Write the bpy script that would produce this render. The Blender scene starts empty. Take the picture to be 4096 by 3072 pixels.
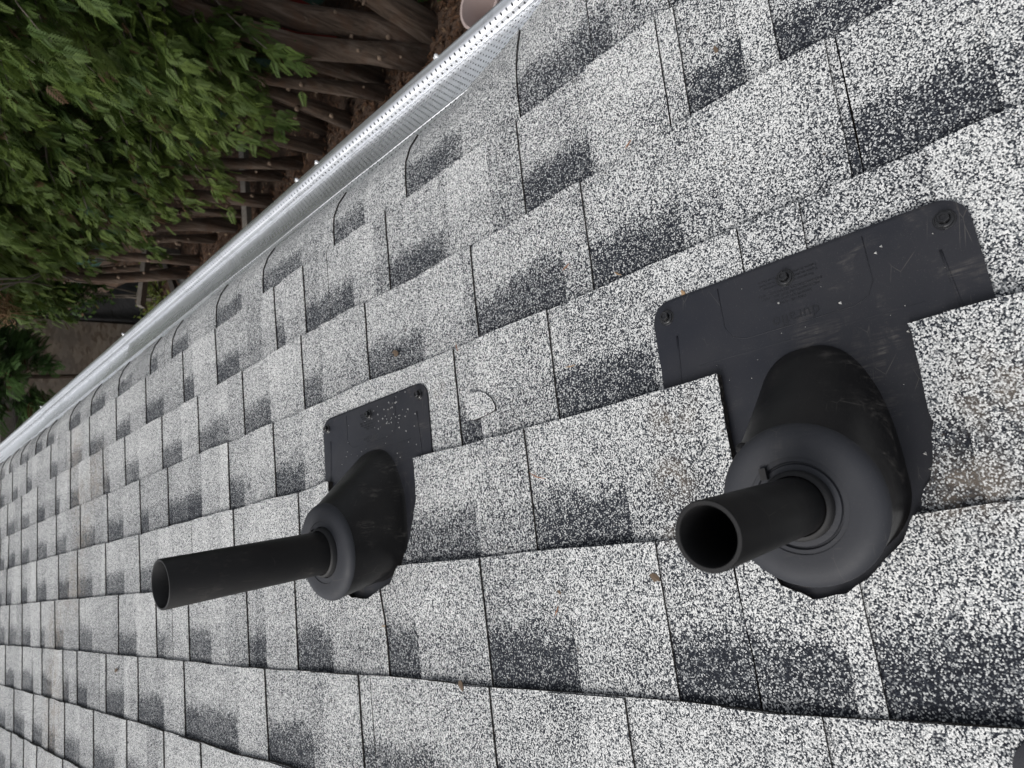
import bpy, bmesh, math, random
import numpy as np
from mathutils import Matrix, Vector
R = math.radians
scene = bpy.context.scene
col = scene.collection
random.seed(7); rng = np.random.default_rng(7)

# ---------------------------------------------------------------- camera
PITCH = 0.139759                      # roof slope (radians), falls towards +X, eave runs along Y
cam_d = bpy.data.cameras.new('camera'); cam = bpy.data.objects.new('camera', cam_d); col.objects.link(cam)
cam_d.sensor_fit = 'HORIZONTAL'; cam_d.sensor_width = 36; cam_d.lens = 23.4021
cam_d.clip_start = 0.01; cam_d.clip_end = 500
cam_d.dof.use_dof = True; cam_d.dof.focus_distance = 0.72; cam_d.dof.aperture_fstop = 13.0
cam.matrix_world = Matrix(((-0.171034, 0.97049, -0.169987, 0.08219), (-0.7127, -0.24099, -0.658773, 0.0),
                           (-0.680299, 0.008478, 0.732886, 0.58425), (0, 0, 0, 1)))
scene.camera = cam

# ---------------------------------------------------------------- sky, sun, exposure
w = bpy.data.worlds.new('World'); scene.world = w; w.use_nodes = True
wn = w.node_tree; bg = wn.nodes['Background']
sky = wn.nodes.new('ShaderNodeTexSky'); sky.sky_type = 'NISHITA'; sky.sun_disc = False
SUN_EL, SUN_ROT = R(52), R(-72)
sky.sun_elevation = SUN_EL; sky.sun_rotation = SUN_ROT; sky.air_density = 1.0; sky.dust_density = 4.0; sky.ozone_density = 1.0
hs = wn.nodes.new('ShaderNodeHueSaturation'); hs.inputs['Saturation'].default_value = 0.22
wn.links.new(sky.outputs[0], hs.inputs['Color']); wn.links.new(hs.outputs[0], bg.inputs['Color'])
bg.inputs['Strength'].default_value = 0.14
sd = bpy.data.lights.new('sun', 'SUN'); sd.energy = 1.3; sd.angle = R(35); sd.color = (1.0, 0.97, 0.93)
so = bpy.data.objects.new('sun', sd); col.objects.link(so)
sdir = Vector((math.cos(SUN_EL) * math.sin(SUN_ROT), math.cos(SUN_EL) * math.cos(SUN_ROT), math.sin(SUN_EL)))
so.rotation_euler = (-sdir).to_track_quat('-Z', 'Y').to_euler()
vs = scene.view_settings; vs.view_transform = 'Standard'; vs.look = 'None'; vs.gamma = 1.0; vs.exposure = 0.28
vs.use_curve_mapping = False

# ---------------------------------------------------------------- helpers
MR = Matrix(((math.cos(PITCH), 0, math.sin(PITCH), 0), (0, 1, 0, 0), (-math.sin(PITCH), 0, math.cos(PITCH), 0), (0, 0, 0, 1)))

def link(name, me, parent=None):
    o = bpy.data.objects.new(name, me); col.objects.link(o)
    if parent is not None: o.parent = parent
    return o

def tag(o, label=None, cat=None, group=None, kind=None):
    if label: o['label'] = label
    if cat: o['category'] = cat
    if group: o['group'] = group
    if kind: o['kind'] = kind
    return o

def empty(name, mat=None, loc=None, rz=0.0):
    o = bpy.data.objects.new(name, None); col.objects.link(o); o.empty_display_size = 0.1
    if mat is not None: o.matrix_world = mat
    if loc is not None: o.location = loc; o.rotation_euler = (0, 0, rz)
    return o

def mesh(name, verts, faces, mats, fmat=None, smooth=False, uvs=None):
    me = bpy.data.meshes.new(name); me.from_pydata([tuple(v) for v in verts], [], faces)
    for m in (mats if isinstance(mats, (list, tuple)) else [mats]): me.materials.append(m)
    if fmat is not None:
        for p, i in zip(me.polygons, fmat): p.material_index = i
    if uvs is not None:
        ul = me.uv_layers.new(name='UVMap')
        for lp in me.loops: ul.data[lp.index].uv = uvs[lp.vertex_index]
    if smooth:
        for p in me.polygons: p.use_smooth = True
    me.update(); return me

class MB:
    def __init__(s): s.v = []; s.f = []
    def add(s, vs, fs):
        n = len(s.v); s.v += [tuple(x) for x in vs]; s.f += [tuple(i + n for i in f) for f in fs]
    def box(s, c, size, rot=None):
        hx, hy, hz = [x / 2 for x in size]; M = rot or Matrix.Identity(3); c = Vector(c)
        vs = [c + M @ Vector((a * hx, b * hy, d * hz)) for a in (-1, 1) for b in (-1, 1) for d in (-1, 1)]
        s.add(vs, [(0, 1, 3, 2), (4, 6, 7, 5), (0, 4, 5, 1), (2, 3, 7, 6), (0, 2, 6, 4), (1, 5, 7, 3)])
    def bar(s, a, b, w, t, up=(0, 0, 1)):
        a = Vector(a); b = Vector(b); x = (b - a).normalized(); u = Vector(up)
        y = u.cross(x).normalized(); z = x.cross(y)
        M = Matrix((x, y, z)).transposed(); s.box((a + b) / 2, ((b - a).length, w, t), M)
    def tube(s, pts, rad, n=8, cap=True):
        pts = [Vector(p) for p in pts]; rings = []
        for i, p in enumerate(pts):
            d = (pts[min(i + 1, len(pts) - 1)] - pts[max(i - 1, 0)]).normalized()
            a = d.cross(Vector((0.31, 0.2, 0.93)));
            if a.length < 1e-3: a = d.cross(Vector((1, 0, 0)))
            a.normalize(); b = d.cross(a); r = rad[i] if isinstance(rad, (list, tuple)) else rad
            rings.append([p + (a * math.cos(k * 2 * math.pi / n) + b * math.sin(k * 2 * math.pi / n)) * r for k in range(n)])
        vs = [v for rr in rings for v in rr]; fs = []
        for i in range(len(pts) - 1):
            for k in range(n):
                fs.append((i * n + k, i * n + (k + 1) % n, (i + 1) * n + (k + 1) % n, (i + 1) * n + k))
        if cap: fs += [tuple(range(n - 1, -1, -1)), tuple((len(pts) - 1) * n + k for k in range(n))]
        s.add(vs, fs)
    def lathe(s, prof, n=32, org=(0, 0, 0), axis=(0, 0, 1), closed=False):
        ax = Vector(axis).normalized(); a = ax.cross(Vector((0, 1, 0))).normalized() * -1; b = ax.cross(a); o = Vector(org)
        vs = []
        for r, z in prof:
            for k in range(n):
                t = 2 * math.pi * k / n; vs.append(o + ax * z + (a * math.cos(t) + b * math.sin(t)) * r)
        fs = []; m = len(prof)
        for i in range(m - 1 + (1 if closed else 0)):
            j = (i + 1) % m
            for k in range(n): fs.append((i * n + k, i * n + (k + 1) % n, j * n + (k + 1) % n, j * n + k))
        s.add(vs, fs)
    def obj(s, name, mat, parent=None, smooth=False):
        return link(name, mesh(name, s.v, s.f, mat, smooth=smooth), parent)

def autosmooth(o, ang=40):
    me = o.data
    for p in me.polygons: p.use_smooth = True
    me.set_sharp_from_angle(angle=R(ang)); return o

# ---------------------------------------------------------------- materials
class NT:
    def __init__(s, name):
        s.m = bpy.data.materials.new(name); s.m.use_nodes = True; s.t = s.m.node_tree
        s.b = s.t.nodes['Principled BSDF']; s.out = s.t.nodes['Material Output']
    def n(s, typ, **kw):
        nd = s.t.nodes.new(typ)
        for k, v in kw.items(): setattr(nd, k, v)
        return nd
    def l(s, a, b): s.t.links.new(a, b)
    def val(s, x, sock):
        if isinstance(x, (int, float)): sock.default_value = x
        elif isinstance(x, tuple): sock.default_value = x if len(x) == 4 or sock.type == 'VECTOR' else (*x, 1)
        else: s.l(x, sock)
    def math(s, op, a, b=0.0, c=0.0, clamp=False):
        nd = s.n('ShaderNodeMath', operation=op, use_clamp=clamp)
        s.val(a, nd.inputs[0]); s.val(b, nd.inputs[1]); s.val(c, nd.inputs[2]); return nd.outputs[0]
    def mix(s, f, a, b, blend='MIX'):
        nd = s.n('ShaderNodeMix', data_type='RGBA', blend_type=blend)
        s.val(f, nd.inputs[0]); s.val(a, nd.inputs[6]); s.val(b, nd.inputs[7]); return nd.outputs[2]
    def smooth(s, x, lo, hi, a=0.0, b=1.0):
        nd = s.n('ShaderNodeMapRange', interpolation_type='SMOOTHSTEP'); s.val(x, nd.inputs[0])
        nd.inputs[1].default_value = lo; nd.inputs[2].default_value = hi; nd.inputs[3].default_value = a; nd.inputs[4].default_value = b
        return nd.outputs[0]
    def ramp(s, f, stops, interp='LINEAR'):
        nd = s.n('ShaderNodeValToRGB'); nd.color_ramp.interpolation = interp; e = nd.color_ramp.elements
        while len(e) < len(stops): e.new(0.5)
        for q, (p, c) in zip(e, stops): q.position = p; q.color = (*c, 1) if len(c) == 3 else c
        s.val(f, nd.inputs[0]); return nd.outputs[0]
    def noise(s, vec, scale, detail=3, rough=0.55, dist=0.0):
        nd = s.n('ShaderNodeTexNoise'); nd.inputs['Scale'].default_value = scale; nd.inputs['Detail'].default_value = detail
        nd.inputs['Roughness'].default_value = rough; nd.inputs['Distortion'].default_value = dist
        if vec is not None: s.l(vec, nd.inputs['Vector'])
        return nd.outputs['Fac']
    def vor(s, vec, scale, feature='F1'):
        nd = s.n('ShaderNodeTexVoronoi', feature=feature); nd.inputs['Scale'].default_value = scale
        if vec is not None: s.l(vec, nd.inputs['Vector'])
        return nd
    def objco(s): return s.n('ShaderNodeTexCoord').outputs['Object']
    def scalevec(s, vec, sc):
        nd = s.n('ShaderNodeVectorMath', operation='MULTIPLY'); s.l(vec, nd.inputs[0]); nd.inputs[1].default_value = sc; return nd.outputs[0]
    def bump(s, h, strength, dist):
        nd = s.n('ShaderNodeBump'); nd.inputs['Strength'].default_value = strength; nd.inputs['Distance'].default_value = dist
        s.val(h, nd.inputs['Height']); s.l(nd.outputs[0], s.b.inputs['Normal'])
    def set(s, **kw):
        for k, v in kw.items(): s.val(v, s.b.inputs[k.replace('_', ' ')])
        return s.m

# tan dust: (s, t, radius) patches where silt dried on the shingles
STAINS = [(0.075, 0.335, 0.030), (0.135, 0.325, 0.035), (0.02, 0.345, 0.018), (0.10, 0.06, 0.045), (0.03, 0.10, 0.04), (0.06, 0.02, 0.05),
          (0.37, 2.32, 0.12), (0.33, 2.50, 0.09), (0.22, 2.42, 0.10), (0.50, 2.60, 0.10), (0.05, 2.45, 0.12), (-0.07, 2.62, 0.12), (-0.32, 2.55, 0.14), (-0.20, 2.6, 0.10), (0.25, 0.685, 0.018)]

def granule_mat(name, base_shift, band_amt, tone_amp):
    g = NT(name); co = g.objco()
    v = g.vor(co, 820); rnd = g.n('ShaderNodeSeparateColor'); g.l(v.outputs['Color'], rnd.inputs[0])
    r = rnd.outputs[0]
    uv = g.n('ShaderNodeUVMap').outputs[0]; su = g.n('ShaderNodeSeparateXYZ'); g.l(uv, su.inputs[0])
    oi = g.n('ShaderNodeObjectInfo').outputs['Random']
    n1 = g.noise(co, 45, 3); n2 = g.noise(co, 9, 3); n3 = g.noise(co, 130, 2)
    # blended colour drops: tone of the piece + soft mottling
    tone = g.math('MULTIPLY', g.math('SUBTRACT', oi, 0.5), tone_amp)
    tone = g.math('ADD', tone, g.math('MULTIPLY', g.math('SUBTRACT', n1, 0.5), 0.16))
    tone = g.math('ADD', tone, g.math('MULTIPLY', g.math('SUBTRACT', n2, 0.5), 0.22))
    # printed dark shadow band at the top of the exposure, ragged lower edge
    # blended colour drops change along the strip
    blk = g.n('ShaderNodeTexVoronoi', voronoi_dimensions='1D'); g.l(g.math('ADD', su.outputs[0], g.math('MULTIPLY', oi, 3.0)), blk.inputs['W']); blk.inputs['Scale'].default_value = 11.0
    bs = g.n('ShaderNodeSeparateColor'); g.l(blk.outputs['Color'], bs.inputs[0])
    tone = g.math('ADD', tone, g.math('MULTIPLY', g.math('SUBTRACT', bs.outputs[0], 0.5), tone_amp * 0.9))
    vv = g.math('ADD', su.outputs[1], g.math('MULTIPLY', g.math('SUBTRACT', n1, 0.5), 0.30))
    vv = g.math('ADD', vv, g.math('MULTIPLY', g.math('SUBTRACT', n3, 0.5), 0.22))
    vv = g.math('ADD', vv, g.math('MULTIPLY', g.math('SUBTRACT', n2, 0.5), 0.45))
    band = g.math('MULTIPLY', g.smooth(vv, 0.46, 0.72), band_amt)
    x = g.math('SUBTRACT', g.math('ADD', g.math('ADD', r, base_shift), tone), band, clamp=True)
    c = g.ramp(x, [(0.0, (0.010, 0.012, 0.018)), (0.24, (0.022, 0.026, 0.036)), (0.34, (0.085, 0.094, 0.104)), (0.46, (0.27, 0.28, 0.285)), (0.60, (0.58, 0.59, 0.585)), (1.0, (0.80, 0.80, 0.785))])
    # asphalt showing between the stones
    edge = g.smooth(v.outputs['Distance'], 0.50, 0.85)
    c = g.mix(g.math('MULTIPLY', edge, 0.75), c, (0.02, 0.022, 0.027))
    # dust stains
    geo = co; m = None
    for (s_, t_, rad) in STAINS:
        d = g.n('ShaderNodeVectorMath', operation='DISTANCE'); g.l(geo, d.inputs[0]); d.inputs[1].default_value = (s_, t_, 0.0)
        k = g.smooth(d.outputs['Value'], rad * 0.25, rad * 1.25, 1.0, 0.0)
        m = k if m is None else g.math('MAXIMUM', m, k)
    st = g.math('MULTIPLY', g.math('MULTIPLY', m, g.smooth(g.noise(co, 38, 4, 0.65), 0.36, 0.62)), g.smooth(r, 0.95, 0.35, 0.25, 0.95))
    c = g.mix(g.math('MULTIPLY', st, 0.75), c, (0.185, 0.155, 0.125))
    # scattered dirt specks
    sp = g.smooth(g.noise(co, 70, 2, 0.5), 0.74, 0.79)
    c = g.mix(g.math('MULTIPLY', sp, 0.7), c, (0.05, 0.04, 0.032))
    g.set(Base_Color=c, Roughness=0.85); g.b.inputs['Specular IOR Level'].default_value = 0.25
    h = g.math('ADD', g.math('MULTIPLY', g.math('SUBTRACT', 1.0, v.outputs['Distance']), 1.0), g.math('MULTIPLY', r, 0.5))
    g.bump(h, 0.55, 0.0009)
    return g.m

M_TAB = granule_mat('shingle granules', 0.075, 0.10, 0.17)
M_BACK = granule_mat('shingle granules with shadow band', 0.045, 0.38, 0.12)
g = NT('asphalt edge'); co = g.objco()
M_EDGE = g.set(Base_Color=g.ramp(g.noise(co, 260, 2), [(0.35, (0.012, 0.011, 0.011)), (0.62, (0.045, 0.038, 0.032)), (0.72, (0.16, 0.15, 0.14))]), Roughness=0.95)

def black_plastic(name, base, rough, dust, dcol=(0.17, 0.155, 0.14)):
    g = NT(name); co = g.objco()
    n1 = g.noise(co, 24, 5, 0.65, 0.6); n2 = g.noise(g.scalevec(co, (260, 26, 60)), 1.0, 4, 0.6, 1.2); n3 = g.noise(co, 900, 1); n4 = g.noise(co, 8, 3, 0.6)
    d = g.math('MULTIPLY', g.smooth(n1, 0.50, 0.74), g.smooth(n2, 0.42, 0.68))
    d = g.math('MULTIPLY', d, g.smooth(n4, 0.38, 0.62))
    d = g.math('ADD', d, g.math('MULTIPLY', g.smooth(n3, 0.66, 0.74), 0.25))
    d = g.math('ADD', d, g.math('MULTIPLY', g.smooth(n4, 0.3, 0.75), 0.10))
    # thin scuff lines
    ve = g.vor(g.scalevec(co, (22, 60, 22)), 1.0, 'DISTANCE_TO_EDGE')
    sc = g.math('MULTIPLY', g.smooth(ve.outputs[0], 0.0, 0.012, 1.0, 0.0), g.smooth(g.noise(co, 30, 2), 0.55, 0.65))
    d = g.math('ADD', d, g.math('MULTIPLY', sc, 0.55), clamp=True)
    c = g.mix(g.math('MULTIPLY', d, dust), base, dcol); g.b.inputs['Specular IOR Level'].default_value = 0.28
    rg = g.math('ADD', g.math('MULTIPLY', g.smooth(n1, 0.3, 0.7), 0.16), rough)
    g.set(Base_Color=c, Roughness=g.math('ADD', rg, g.math('MULTIPLY', d, 0.3)))
    g.bump(g.math('ADD', g.noise(co, 1400, 1), g.math('MULTIPLY', n1, 2.0)), 0.10, 0.0006)
    return g.m
M_PLATE = black_plastic('flashing plastic', (0.0150, 0.0165, 0.0225), 0.42, 0.60)
M_HOOD = black_plastic('moulded hood plastic', (0.0062, 0.0063, 0.0072), 0.34, 0.55)
M_CAP = black_plastic('moulded cap plastic', (0.0270, 0.0288, 0.0345), 0.52, 0.45)
M_PIPE = black_plastic('black pipe', (0.0062, 0.0062, 0.0068), 0.36, 0.22)
M_RUB = black_plastic('rubber collar', (0.016, 0.016, 0.017), 0.5, 0.3)
M_SCREW = NT('black screw').set(Base_Color=(0.010, 0.010, 0.011), Roughness=0.22, Specular_IOR_Level=0.7)
M_INK = NT('moulded lettering').set(Base_Color=(0.011, 0.0115, 0.014), Roughness=0.32)

def metal_mat(name, holes):
    g = NT(name); co = g.objco(); n = g.noise(g.scalevec(co, (30, 3, 30)), 1.0, 4)
    ge = g.noise(co, 40, 4, 0.65)
    c = g.mix(g.smooth(ge, 0.5, 0.75), (0.80, 0.815, 0.84), (0.62, 0.635, 0.65))
    g.set(Base_Color=c, Metallic=0.85, Roughness=g.math('ADD', 0.20, g.math('MULTIPLY', n, 0.16)))
    g.bump(g.noise(g.scalevec(co, (12, 4, 12)), 1.0, 3), 0.25, 0.006)
    if holes:
        uv = g.n('ShaderNodeUVMap').outputs[0]; s = g.n('ShaderNodeSeparateXYZ'); g.l(uv, s.inputs[0])
        pt, pr = 0.0121, 0.0067
        row = g.math('FLOOR', g.math('DIVIDE', s.outputs[1], pr))
        fv = g.math('MULTIPLY', g.math('SUBTRACT', g.math('FRACT', g.math('DIVIDE', s.outputs[1], pr)), 0.5), pr)
        uu = g.math('ADD', g.math('DIVIDE', s.outputs[0], pt), g.math('MULTIPLY', row, 0.5))
        fu = g.math('MULTIPLY', g.math('SUBTRACT', g.math('FRACT', uu), 0.5), pt)
        d = g.math('SQRT', g.math('ADD', g.math('MULTIPLY', fu, fu), g.math('MULTIPLY', fv, fv)))
        hole = g.math('LESS_THAN', d, 0.0017)
        tr = g.n('ShaderNodeBsdfTransparent'); ms = g.n('ShaderNodeMixShader'); g.l(hole, ms.inputs[0])
        g.l(g.b.outputs[0], ms.inputs[1]); g.l(tr.outputs[0], ms.inputs[2]); g.l(ms.outputs[0], g.out.inputs[0])
    return g.m
M_ALU = metal_mat('painted aluminium', False)
M_PERF = metal_mat('perforated aluminium', True)
g = NT('gutter sludge'); M_SLUDGE = g.set(Base_Color=(0.02, 0.018, 0.016), Roughness=0.8)
M_SEAL = NT('clear sealant blob').set(Base_Color=(0.62, 0.63, 0.64), Roughness=0.12, Metallic=0.35)

def wood_mat(name, c1, c2, sc=(6, 6, 60), rough=0.85):
    g = NT(name); co = g.objco(); n = g.noise(g.scalevec(co, sc), 1.0, 5, 0.6, 0.5); n2 = g.noise(co, 5, 4)
    g.set(Base_Color=g.mix(g.math('MULTIPLY', n2, 0.6), g.mix(g.smooth(n, 0.3, 0.7), c1, c2), c1), Roughness=rough); g.bump(n, 0.5, 0.01); return g.m
M_GREYWOOD = wood_mat('weathered grey wood', (0.12, 0.105, 0.09), (0.21, 0.19, 0.165), (60, 8, 60))
M_DARKWOOD = wood_mat('dark wet wood', (0.035, 0.03, 0.027), (0.08, 0.07, 0.06), (60, 8, 60))
g = NT('bark'); co = g.objco()
nb = g.noise(g.scalevec(co, (22, 22, 2.2)), 1.0, 5, 0.65, 0.7); nb2 = g.noise(co, 7, 4)
cb = g.ramp(nb, [(0.30, (0.040, 0.028, 0.020)), (0.48, (0.115, 0.082, 0.06)), (0.62, (0.185, 0.14, 0.11)), (0.75, (0.25, 0.205, 0.17))])
M_BARK = g.set(Base_Color=g.mix(g.smooth(nb2, 0.45, 0.7, 0, 0.5), cb, (0.12, 0.062, 0.036)), Roughness=0.95); g.bump(nb, 0.9, 0.03)
g = NT('cut knot'); M_KNOT = g.set(Base_Color=(0.20, 0.145, 0.105), Roughness=0.9)
g = NT('twig'); M_TWIG = g.set(Base_Color=(0.17, 0.145, 0.12), Roughness=0.9)

def leaf_mat(name, dark, light, brown=(0.11, 0.065, 0.035)):
    g = NT(name); at = g.n('ShaderNodeAttribute', attribute_name='rnd').outputs['Fac']; co = g.objco()
    c = g.mix(at, dark, light); c = g.mix(g.math('MULTIPLY', g.noise(co, 2.2, 3), 0.55), c, (dark[0] * 0.8, dark[1] * 0.85, dark[2] * 0.9))
    c = g.mix(g.smooth(at, 0.965, 0.97), c, brown)
    g.set(Base_Color=c, Roughness=0.6); g.b.inputs['Specular IOR Level'].default_value = 0.25
    tr = g.n('ShaderNodeBsdfTranslucent'); g.l(c, tr.inputs[0]); ms = g.n('ShaderNodeMixShader'); ms.inputs[0].default_value = 0.28
    g.l(g.b.outputs[0], ms.inputs[1]); g.l(tr.outputs[0], ms.inputs[2]); g.l(ms.outputs[0], g.out.inputs[0]); return g.m
M_CEDAR = leaf_mat('cedar foliage', (0.040, 0.078, 0.016), (0.165, 0.225, 0.048))
M_CEDAR2 = leaf_mat('shrub foliage', (0.036, 0.078, 0.026), (0.11, 0.20, 0.05))
M_IVY = leaf_mat('broad leaves', (0.022, 0.05, 0.014), (0.10, 0.17, 0.03))
M_LAWN = leaf_mat('yellow green leaves', (0.07, 0.10, 0.02), (0.20, 0.24, 0.045))
M_LITTER = leaf_mat('fallen needles', (0.050, 0.026, 0.015), (0.15, 0.082, 0.048), (0.24, 0.17, 0.11))
g = NT('litter ground'); co = g.objco()
n = g.noise(co, 1.3, 4); n2 = g.noise(co, 38, 4, 0.7)
cg = g.ramp(n2, [(0.3, (0.030, 0.016, 0.010)), (0.5, (0.075, 0.042, 0.026)), (0.7, (0.125, 0.078, 0.05))])
M_GROUND = g.set(Base_Color=g.mix(g.smooth(n, 0.45, 0.65, 0, 0.6), cg, (0.05, 0.036, 0.026)), Roughness=1.0); g.bump(n2, 0.8, 0.02)
g = NT('strand board'); co = g.objco(); vs_ = g.vor(g.scalevec(co, (16, 30, 34)), 1.0); sc_ = g.n('ShaderNodeSeparateColor'); g.l(vs_.outputs['Color'], sc_.inputs[0])
co2 = g.ramp(sc_.outputs[0], [(0.0, (0.20, 0.145, 0.105)), (0.5, (0.33, 0.265, 0.21)), (1.0, (0.43, 0.36, 0.29))])
nn = g.noise(co, 3.0, 4)
M_OSB = g.set(Base_Color=g.mix(g.smooth(nn, 0.35, 0.7, 0, 0.75), co2, (0.25, 0.22, 0.195)), Roughness=0.9)
g = NT('black tarp'); co = g.objco(); M_TARP = g.set(Base_Color=(0.030, 0.030, 0.032), Roughness=0.55); g.bump(g.noise(co, 4, 4, 0.6, 1.0), 0.6, 0.05)
M_WHITE = NT('white paint').set(Base_Color=(0.72, 0.70, 0.72), Roughness=0.5)
M_GLASS = NT('window glass').set(Base_Color=(0.10, 0.11, 0.11), Roughness=0.08)
M_SIDING = NT('house siding').set(Base_Color=(0.42, 0.41, 0.40), Roughness=0.8)
M_PLY = wood_mat('plywood deck', (0.30, 0.22, 0.14), (0.42, 0.33, 0.22))
M_STEEL = NT('galvanised steel').set(Base_Color=(0.20, 0.20, 0.205), Metallic=0.6, Roughness=0.45)
M_RED = NT('dark red plastic').set(Base_Color=(0.16, 0.02, 0.015), Roughness=0.5)
M_MESHG = NT('green fence wire').set(Base_Color=(0.018, 0.075, 0.048), Roughness=0.5)
M_GREENSHEET = NT('green privacy screen').set(Base_Color=(0.014, 0.05, 0.034), Roughness=0.7)
M_PINK = NT('pale plastic').set(Base_Color=(0.42, 0.34, 0.32), Roughness=0.5)
M_STONE = NT('pebble').set(Base_Color=(0.30, 0.29, 0.28), Roughness=0.9)
M_DRY = NT('dry leaf').set(Base_Color=(0.115, 0.080, 0.052), Roughness=0.8)
M_NEEDLE = NT('dry needle').set(Base_Color=(0.28, 0.13, 0.065), Roughness=0.7)
M_GRIT = NT('loose granule').set(Base_Color=(0.62, 0.61, 0.58), Roughness=0.8)
M_TAN = NT('tan bark flake').set(Base_Color=(0.34, 0.22, 0.12), Roughness=0.9)

# ================================================================ ROOF
E = 0.143; S0 = 0.732
WOB = {0: [(-.5, .03), (.44, .03), (.50, .010), (.62, -.006), (.9, -.015), (1.3, -.018), (2.0, -.018), (4, -.012)],
1: [(0.265, -0.0029), (0.342, -0.0001), (0.497, -0.0061), (0.753, -0.0039), (0.968, 0.0013), (1.241, -0.0005)],
2: [(0.056, -0.0026), (0.113, -0.0032), (0.163, 0.0022), (0.197, -0.0006), (0.296, -0.0008), (0.392, -0.0026), (0.504, -0.0047), (0.667, -0.0072), (0.801, -0.0052), (0.9, 0.0005), (1.063, 0.003), (1.177, 0.0019)],
3: [(0.017, 0.0011), (0.127, 0.001), (0.23, 0.0), (0.411, -0.002), (0.546, -0.0025), (0.722, -0.0019), (0.86, 0.0028), (1.067, 0.0001), (1.194, 0.0037), (1.316, 0.0014), (1.541, 0.0052), (1.757, -0.0007), (2.234, 0.0012)],
4: [(0.039, 0.0023), (0.058, 0.0042), (0.479, 0.0031), (0.741, 0.0046), (0.967, 0.0023), (1.072, -0.0006), (1.17, 0.0018), (1.359, 0.0006), (1.878, 0.0012), (2.425, 0.0045)],
5: [(0.073, 0.0046), (0.12, 0.0009), (0.365, -0.0006), (0.53, 0.0051), (0.578, 0.0019), (0.786, 0.002), (1.861, -0.0002), (2.625, 0.003), (3.557, 0.0033)],
6: [(0.113, -0.0008), (0.207, -0.0028), (0.285, -0.0052), (0.368, -0.0003), (0.591, -0.0031), (0.826, -0.0004), (1.253, -0.0042), (2.354, -0.0008), (3.462, -0.0012)],
7: [(1.171, -0.0024), (1.279, -0.0055), (1.532, -0.0024), (1.812, 0.0017), (2.313, 0.0008), (3.37, 0.0005)],
8: [(2.393, -0.0004), (2.778, 0.0038), (3.045, 0.0055), (3.28, 0.0036)]}
GAPS = {0: [[0.341, 0.499], [0.615, 0.753], [0.868, 0.968], [1.08, 1.241], [1.338, 1.474], [1.639, 1.749], [1.848, 1.908], [2.046, 2.173], [2.298, 2.454], [2.572, 2.718], [2.929, 3.041], [3.106, 3.22], [3.337, 3.485], [3.629, 3.711], [3.808, 3.909]],
1: [[0.056, 0.164], [0.197, 0.262], [0.392, 0.504], [0.666, 0.801], [0.902, 1.063], [1.142, 1.177], [1.342, 1.458], [1.585, 1.65], [1.777, 1.907], [2.029, 2.153], [2.266, 2.423], [2.51, 2.646], [2.813, 2.917], [3.199, 3.297], [3.456, 3.576], [3.733, 3.831]],
2: [[0.017, 0.127], [0.291, 0.411], [0.45, 0.605], [0.722, 0.861], [1.004, 1.067], [1.194, 1.311], [1.382, 1.541], [1.636, 1.762], [1.928, 2.04], [2.174, 2.239], [2.492, 2.597], [2.722, 2.78], [2.921, 3.043], [3.165, 3.318], [3.436, 3.592]],
3: [[0.345, 0.479], [0.607, 0.649], [1.06, 1.17], [1.297, 1.366], [1.5, 1.698], [1.828, 1.891], [2.024, 2.163], [2.281, 2.433], [2.587, 2.711], [2.828, 2.974], [3.099, 3.242], [3.345, 3.478], [3.548, 3.648]],
4: [[0.396, 0.53], [0.626, 0.86], [1.008, 1.071], [1.258, 1.326], [1.755, 1.868], [1.983, 2.142], [2.258, 2.412], [2.497, 2.625], [2.774, 2.919], [3.056, 3.159], [3.319, 3.42]],
5: [[0.03, 0.189], [0.209, 0.368], [0.485, 0.621], [0.754, 0.825], [0.966, 1.076], [1.181, 1.253], [1.416, 1.531], [1.661, 1.724], [1.855, 1.994], [2.211, 2.344], [2.508, 2.614], [2.739, 2.799], [2.936, 3.07], [3.154, 3.282], [3.349, 3.462]],
6: [[0.177, 0.239], [0.326, 0.427], [0.528, 0.618], [0.73, 0.887], [1.019, 1.171], [1.283, 1.532], [1.647, 1.812], [1.905, 2.05], [2.212, 2.315], [2.397, 2.467], [2.593, 2.721], [2.828, 2.995], [3.105, 3.263]],
7: [[0.2, 0.29], [0.42, 0.55], [0.70, 0.78], [0.93, 1.06], [1.32, 1.427], [1.536, 1.618], [1.715, 1.85], [1.933, 2.11], [2.232, 2.393], [2.492, 2.573], [2.643, 2.769], [2.876, 3.045], [3.177, 3.325]],
8: [[0.15, 0.26], [0.4, 0.5], [0.62, 0.75], [0.95, 1.1], [1.25, 1.35], [1.55, 1.7], [1.85, 1.96], [2.241, 2.355], [2.563, 2.648], [2.735, 2.821], [2.911, 3.01]]}
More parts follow.
